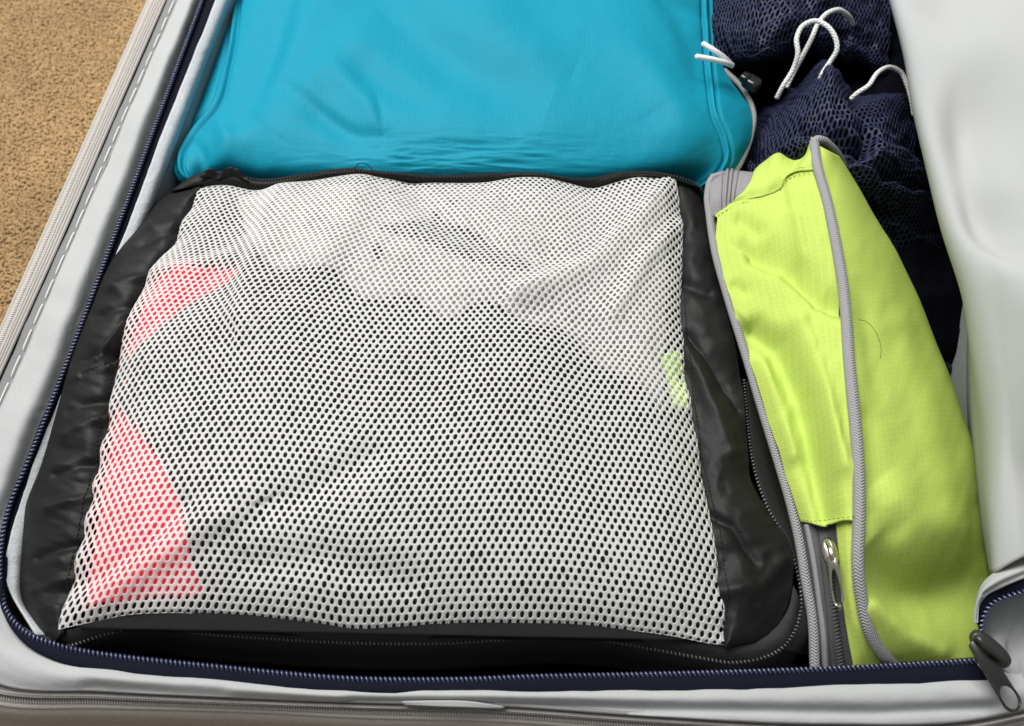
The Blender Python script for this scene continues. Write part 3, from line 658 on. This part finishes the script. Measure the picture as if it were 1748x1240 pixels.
m2 = np.exp(-(((q[...,0]-620)/110)**2+((q[...,1]-285)/20)**2)); dz += m2*.0016*rnoise(q, 80, 9, -4, 6, 2)
dz += crease(q, [(1090,-60),(1170,60),(1200,170)], 18, -.0028)+crease(q, [(1060,60),(1140,160),(1190,260)], 28, .0035)+crease(q, [(1100,-30),(1160,10),(1215,40)], 13, -.0038)
dz += crease(q, [(326,232),(345,268),(335,312)], 11, -.0028)+crease(q, [(372,190),(384,240),(380,310)], 16, .0030)+crease(q, [(440,190),(436,250),(428,320)], 24, -.0030)
top = sheet('top_panel', world(q, dz), M['blue'], blue, .001)
rim = np.concatenate([np.array([[x,y,.178] for x, y in LE[:-1]]), np.array([[420,335,.172],[800,338,.172],[1150,335,.172]]), np.array([[x,y,.177] for x, y in RE[::-1][1:]])])
bp = at(rim); bp[:,2] -= .004; bp = np.vstack([bp, bp[:1]])
closed('body', resample(bp, .006)[:-1], .03, M['blue'], blue, bulge=.003)
tube('edge_piping', at(crv(Z([(1236,120),(1268,152),(1287,200),(1283,228),(1272,262),(1256,292),(1236,312)], .176), 60)), .0019, M['piping'], blue, 8)

# ------------------------------------------------------------------ lime packing cube standing on its edge
gr = empty('green_packing_cube', tuple(at(np.array([1480,700,.03]))), 'lime green packing cube with grey piping standing on edge', 'packing cube')
G0 = Z([(1262,344),(1225,368),(1222,420),(1243,500),(1277,610),(1302,690),(1337,800),(1366,892)], [.214,.210,.208,.208,.208,.208,.207,.206])
GRp = [(1389,244),(1393,280),(1410,343),(1427,423),(1439,498),(1443,540),(1448,615),(1454,678),(1460,741),(1464,800),(1465,891),(1463,966),(1469,1021),(1482,1077),(1504,1114),(1530,1140)]
GRz = [.226,.233,.236,.237,.237,.237,.237,.237,.236,.235,.233,.229,.222,.213,.203,.190]
GR = Z(GRp, GRz)
# upper face: from the hem at the back to the hem above the zip
SH = Z([(1220,368),(1263,345),(1300,339),(1328,328),(1337,311),(1356,298),(1389,291)], [.209,.214,.219,.222,.226,.230,.234])
EH = Z([(1366,892),(1385,895),(1410,893),(1430,890),(1456,887)], [.206,.213,.220,.226,.233])
gl = crv(G0[1:], 60); grr = crv(GR[1:11], 60)
n_ = 160; L_ = crv(gl, n_); R2 = crv(grr, n_); T_ = crv(SH, 90); B_ = crv(EH, 90)
u = np.linspace(0,1,90)[None,:,None]; v = np.linspace(0,1,n_)[:,None,None]
L_[0] = T_[0]; L_[-1] = B_[0]; R2[0] = T_[-1]; R2[-1] = B_[-1]
q = (1-v)*T_[None]+v*B_[None]+(1-u)*L_[:,None]+u*R2[:,None]-((1-u)*(1-v)*T_[0]+u*(1-v)*T_[-1]+(1-u)*v*B_[0]+u*v*B_[-1])
dz = .004*np.sin(np.pi*u[...,0])*np.ones_like(v[...,0]) + .003*rnoise(q, 60, 110, 10, 4, 3)
dz += fold(q, [(1290,440),(1340,460),(1400,515),(1440,525)], 17, -.0085, w2=30)+fold(q, [(1265,380),(1290,395)], 14, -.004)
dz += fold(q, [(1290,560),(1330,590),(1370,680),(1400,800),(1415,880)], 26, -.011, w2=15)+fold(q, [(1360,560),(1400,680),(1430,800)], 20, .006)
dz += fold(q, [(1255,490),(1268,498)], 10, -.003)+fold(q, [(1300,620),(1320,680),(1350,780)], 14, .003)+fold(q, [(1350,380),(1360,440)], 16, .003)
up_ = sheet('gusset_panel', world(q, dz), M['green'], gr, .0008)
# green cloth behind the hem, rolling over the top end
e0 = Z([(1266,346),(1272,322),(1286,298),(1306,284),(1328,273),(1348,279),(1364,276),(1386,243)], [.206,.208,.212,.216,.221,.220,.222,.228])
q = loft([e0+[0,-2,-.035], e0, mid(crv(e0,40), crv(SH,40), .5, .003), crv(SH,40)+[0,1,-.0012]], 90, 40)
sheet('end_panel', world(q, .0012*rnoise(q, 26, 26, 0, 2)+fold(q, [(1358,282),(1350,300)], 8, -.002)), M['green'], gr, .0008)
# large side panel to the right
GS = Z([(1432,268),(1450,300),(1485,364),(1527,435),(1569,515),(1594,582),(1620,649),(1640,716),(1658,790),(1671,854),(1690,960),(1700,1040),(1700,1110),(1698,1150)], [.214,.206,.198,.194,.190,.188,.186,.185,.182,.180,.170,.160,.158,.155])
gs = crv(GS, 80); gg = crv(GR, 80)
q = loft([gg, mid(gg, gs, .12, .0035), mid(gg, gs, .5, .010), mid(gg, gs, .82, .008), gs, gs*[1,1,0]+np.column_stack([np.full(80,-6), np.zeros(80), gs[:,2]-.05]), gs*[1,1,0]+np.column_stack([np.full(80,-20), np.zeros(80), np.full(80,.04)])], 240, 150)
dz = .0045*rnoise(q, 120, 170, 20, 7, 2)+.0007*rnoise(q, 30, 60, 15, 3, 2)
dz += fold(q, [(1475,720),(1500,870),(1520,900)], 26, -.003)+crease(q, [(1480,930),(1560,1000),(1690,985)], 48, -.014, 40)+fold(q, [(1490,1040),(1540,1090),(1600,1120)], 26, .006)
dz += crease(q, [(1462,470),(1480,560),(1500,700)], 16, -.002)+crease(q, [(1500,820),(1580,900),(1660,900)], 40, .005)
dz += fold(q, [(1540,560),(1600,760),(1630,900)], 30, .003)
sheet('side_panel', world(q, dz), M['green'], gr, .0008)
pw = at(crv(GR, 260)); tube('piping', pw+[0,0,.0009], .0028, M['piping'], gr, 14)
tube('piping', at(crv(np.array([[1389,244,.2275],[1394,239,.2285],[1404,240,.227],[1416,249,.222],[1428,262,.214],[1438,280,.203],[1444,296,.19]]), 50)), .0025, M['piping'], gr, 12)
lg = crv(Z([(1236,304),(1214,330),(1214,372),(1223,430),(1242,500),(1276,610),(1300,690),(1335,800),(1366,921),(1389,1058),(1394,1140)], [.204,.204,.204,.204,.204,.204,.204,.203,.201,.195,.187]), 60); lgw = at(lg)
sheet('side_panel', np.stack([lgw+[.003,0,-.001], lgw+[.012,0,-.03], lgw+[.03,0,-.08], lgw+[.03,0,-.15]]), M['green'], gr, .0008)
# left piping with its zip, grey tape block at the back end
LPp = [(1236,300),(1216,306),(1209,330),(1212,372),(1221,430),(1240,500),(1274,610),(1298,690),(1332,800),(1348,854),(1364,921),(1375,988),(1387,1058),(1391,1140)]
LPz = [.206,.206,.2055,.2055,.2055,.2055,.2055,.2055,.2045,.204,.203,.201,.197,.19]
tube('piping', at(crv(Z(LPp, LPz), 260)), .0024, M['piping'], gr, 12)
a_ = Z([(1212,306),(1232,301),(1256,299),(1284,300)], [.2065,.2085,.210,.212]); b_ = Z([(1212,372),(1232,364),(1252,354),(1270,344)], [.2065,.2085,.2105,.2125])
q = loft([a_+[2,0,-.03], a_, mid(crv(a_,20), crv(b_,20), .5, .003), crv(b_,20)], 60, 40)
tape = sheet('end_zip_tape', at(q), M['grey_tape'], gr, .0008)
for k, t_ in enumerate((.30,.42,.52,.66)):
    i_ = int(t_*59); p_ = at(q)[8:, i_]+[0,0,.0006]; tube('tape_rib', p_, (.0005,.0010,.0010,.0005)[k], M['grey_tape'], tape, 8)
# zip at the front end: grey tape, dark coil, slider, green strip
t0 = Z([(1366,886),(1378,960),(1388,1030),(1394,1090),(1396,1145)], [.205,.203,.199,.194,.186]); t1 = Z([(1394,886),(1402,960),(1410,1030),(1416,1090),(1420,1145)], [.211,.209,.205,.199,.190])
q = loft([t0, mid(t0,t1,.5,.002), t1], 70, 12, common=True); sheet('grey_zip_tape', at(q), M['dark_tape'], gr, .0008)
t2 = Z([(1428,884),(1434,960),(1440,1030),(1450,1090),(1460,1145)], [.220,.218,.213,.206,.196])
q = loft([t1, mid(t1,t2,.5,-.002), t2], 70, 12, common=True); sheet('grey_zip_tape', at(q), M['dark_tape'], gr, .0008)
zc = at(crv(mid(t1,t2,.42,.0006), 200))[24:]; beads('zip_teeth', zc, .0017, (.0016,.0006,.0007), M['dark_tape'], gr, 15)
t3 = Z([(1464,884),(1464,960),(1468,1020),(1482,1077),(1500,1110),(1524,1142)], [.231,.227,.221,.212,.202,.189])
q = loft([crv(t2,40)+[-2,0,.0006], mid(crv(t2,40),crv(t3,40),.5,.003), crv(t3,40)], 80, 20); sheet('gusset_strip', world(q, .0008*rnoise(q, 20, 60, 0, 1)), M['green'], gr, .0008)
tube('left_piping_cord', at(crv(Z([(1378,896),(1390,960),(1400,1030),(1407,1090),(1410,1140)], [.209,.207,.203,.198,.19]), 60)), .0016, M['grey_tape'], gr, 8)
s0, s1 = at(np.array([1411,922,.2205])), at(np.array([1421,966,.2195])); Xs = s1-s0
sl2 = blob('zip_slider', (s0+s1)/2, Xs, (.0066,.0036,.0022), M['metal'], gr, up=(-.45,0,.9), pw=.85)
tube('slider_bridge', at(crv(np.array([[1412,926,.2215],[1416,936,.2255],[1420,950,.2260],[1423,960,.2235]]), 20)), .0011, M['metal'], sl2, 8)
A, B = at(np.array([1419,950,.2250])), at(np.array([1432,1032,.2195]))
plate('pull_tab', A, B, .0056, .0011, .0145, (.0088,.0017), M['metal'], sl2, 1.0, up=(-.6,0,.8))
# hem stitches
beads('hem_stitches', at(crv(SH+[0,3,.0012], 160)), .0026, (.0002,.0010,.0002), M['green_thread'], gr, 0)
beads('hem_stitches', at(crv(EH+[0,-5,.0026], 120)), .0026, (.0002,.0010,.0002), M['green_thread'], gr, 0)

# dark hair lying on the lime side panel
hz = at(crv(np.array([[1464,546,.2425],[1478,549,.2425],[1490,560,.242],[1499,576,.2415],[1504,594,.241],[1503,612,.241]]), 50))
hair = tube('hair_strand', hz, .00012, M['thread_dark'], None, 5)
tag(hair, 'thin dark hair lying on the lime green side panel', 'hair')

# ------------------------------------------------------------------ navy net drawstring bags
GRPN = 'navy net drawstring bags'
def net_bag(name, label, curves, cols, rows, foldf, base):
    root = empty(name, tuple(at(np.array(base))), label, 'drawstring bag', GRPN)
    q = loft(curves, 240, 240); P = world(q, foldf(q))
    n = np.cross(np.gradient(P, axis=1), np.gradient(P, axis=0)); n /= np.linalg.norm(n, axis=2)[...,None]+1e-9
    n *= np.where(n[...,2:] < -.2, -1, 1)
    net('net_cloth', P, n, cols, rows, (.30,.40), .00040, M['navy_net'], root, .06, seed=4)
    Pi = P.copy(); Pi[...,2] -= .0045
    sheet('inner_lining', Pi[::3, ::3], M['navy_in'], root, .002)
    return root
cA = [Z([(1205,-130),(1300,-140),(1400,-140),(1530,-130)], [.15,.17,.17,.14]), Z([(1216,-50),(1300,-60),(1400,-60),(1525,-50)], [.165,.195,.19,.15]), Z([(1214,25),(1290,5),(1400,10),(1522,35)], [.178,.205,.198,.16]),
      Z([(1220,80),(1290,62),(1390,58),(1520,95)], [.183,.208,.192,.158]), Z([(1236,113),(1296,112),(1370,88),(1515,125)], [.175,.188,.182,.150]), Z([(1270,128),(1310,126),(1390,112),(1520,140)], [.14,.15,.15,.13]), Z([(1285,150),(1330,150),(1420,140),(1525,160)], [.09,.09,.09,.09])]
def fA(q):
    return .014*rnoise(q, 60, 45, 30, 2, 3)+.006*(.4-np.abs(rnoise(q, 24, 60, -35, 5, 2))*2)+fold(q, [(1215,60),(1280,45),(1400,15)], 12, .004)+fold(q, [(1250,30),(1340,30),(1450,50)], 8, -.006)+fold(q, [(1250,95),(1320,75),(1370,50)], 10, -.004)
bagA = net_bag('drawstring_bag', 'crumpled navy net drawstring bag at the top, two cord ends over the turquoise cube', cA, 48, 66, fA, (1370,20,.03))
cB = [Z([(1262,200),(1330,165),(1410,140),(1480,165),(1570,185)], [.09,.10,.11,.10,.09]), Z([(1278,200),(1345,160),(1418,130),(1475,160),(1560,185)], [.14,.165,.178,.165,.14]), Z([(1282,225),(1350,190),(1420,158),(1485,185),(1565,215)], [.162,.19,.205,.195,.165]),
      Z([(1270,275),(1350,240),(1430,220),(1500,235),(1578,265)], [.165,.195,.212,.205,.168]), Z([(1285,340),(1370,305),(1450,300),(1525,312),(1590,332)], [.15,.182,.196,.188,.15]), Z([(1330,430),(1410,400),(1490,395),(1555,400),(1610,410)], [.10,.14,.155,.15,.12]),
      Z([(1450,600),(1500,590),(1560,570),(1605,550),(1640,540)], [.09,.11,.115,.115,.10]), Z([(1540,800),(1580,790),(1615,770),(1650,740),(1685,715)], [.07,.085,.09,.09,.08])]
def fB(q):
    return (.017*rnoise(q, 62, 50, 20, 6, 3)+.006*(.4-np.abs(rnoise(q, 70, 24, 30, 8, 2))*2)+fold(q, [(1290,255),(1360,232),(1420,235),(1480,262)], 10, -.007)+fold(q, [(1460,160),(1490,220),(1470,270)], 12, -.006)
            +fold(q, [(1400,140),(1440,200),(1450,240)], 18, .005)+fold(q, [(1500,230),(1550,280)], 22, .005))
bagB = net_bag('drawstring_bag', 'navy net drawstring bag with a standing white cord loop, beyond the lime cube', cB, 46, 108, fB, (1450,260,.03))
q = loft([Z([(1190,-200),(1300,-200),(1420,-200),(1600,-200)], [.10,.12,.12,.11]), Z([(1215,0),(1300,0),(1420,0),(1570,0)], [.13,.14,.14,.135]), Z([(1225,140),(1330,150),(1450,150),(1590,150)], [.13,.14,.145,.15]), Z([(1240,300),(1360,300),(1480,300),(1660,320)], [.12,.13,.14,.13]),
          Z([(1330,480),(1430,480),(1540,480),(1720,480)], [.10,.13,.14,.13]), Z([(1460,700),(1520,700),(1590,690),(1740,680)], [.06,.08,.09,.09]), Z([(1560,860),(1600,860),(1650,850),(1740,840)], [.04,.05,.06,.06])], 80, 90)
sheet('gap_shade_sheet', world(q, .008*rnoise(q, 60, 60, 0, 4)), M['navy_in'], bagB, .002)  # dark sheet added so the gap beside the lime cube reads as deep shade
ck = M['cord']
tube('cord', at(crv(np.array([[1326,168,.185],[1335,150,.192],[1355,116,.202],[1362,90,.210],[1360,66,.215],[1371,44,.219],[1393,36,.221],[1413,46,.221],[1426,65,.218],[1429,83,.214],[1417,106,.207],[1404,126,.202],[1398,140,.196]]), 120)), .0016, ck, bagB, 12)
tube('cord', at(crv(np.array([[1342,150,.186],[1358,118,.194],[1372,92,.202],[1386,65,.208],[1396,42,.212],[1411,24,.214],[1430,17,.212],[1446,25,.206],[1456,42,.196]]), 100)), .0016, ck, bagB, 12)
tube('cord', at(crv(np.array([[1452,170,.200],[1464,159,.204],[1482,147,.206],[1499,124,.205],[1517,115,.202],[1537,123,.198],[1549,147,.193],[1556,172,.188],[1560,196,.182]]), 100)), .0015, ck, bagB, 12)
for pts in ([(1246,108),(1234,97),(1218,86),(1200,75)], [(1250,112),(1236,107),(1212,101),(1189,97)]):
    p_ = at(crv(Z(pts, [.196,.204,.209,.211]), 40)); e = tube('cord', p_, .0018, M['cord_tip'], bagA, 12)
sx = at(np.array([1297,150,.18]))-at(np.array([1270,134,.18]))
lock = blob('cord_lock', at(np.array([1283,142,.186])), sx, (.0062,.0048,.0042), M['smoke'], bagA, pw=.5)
blob('lock_button', at(np.array([1272,133,.189])), sx, (.003,.0036,.0030), M['smoke'], lock, pw=.5)
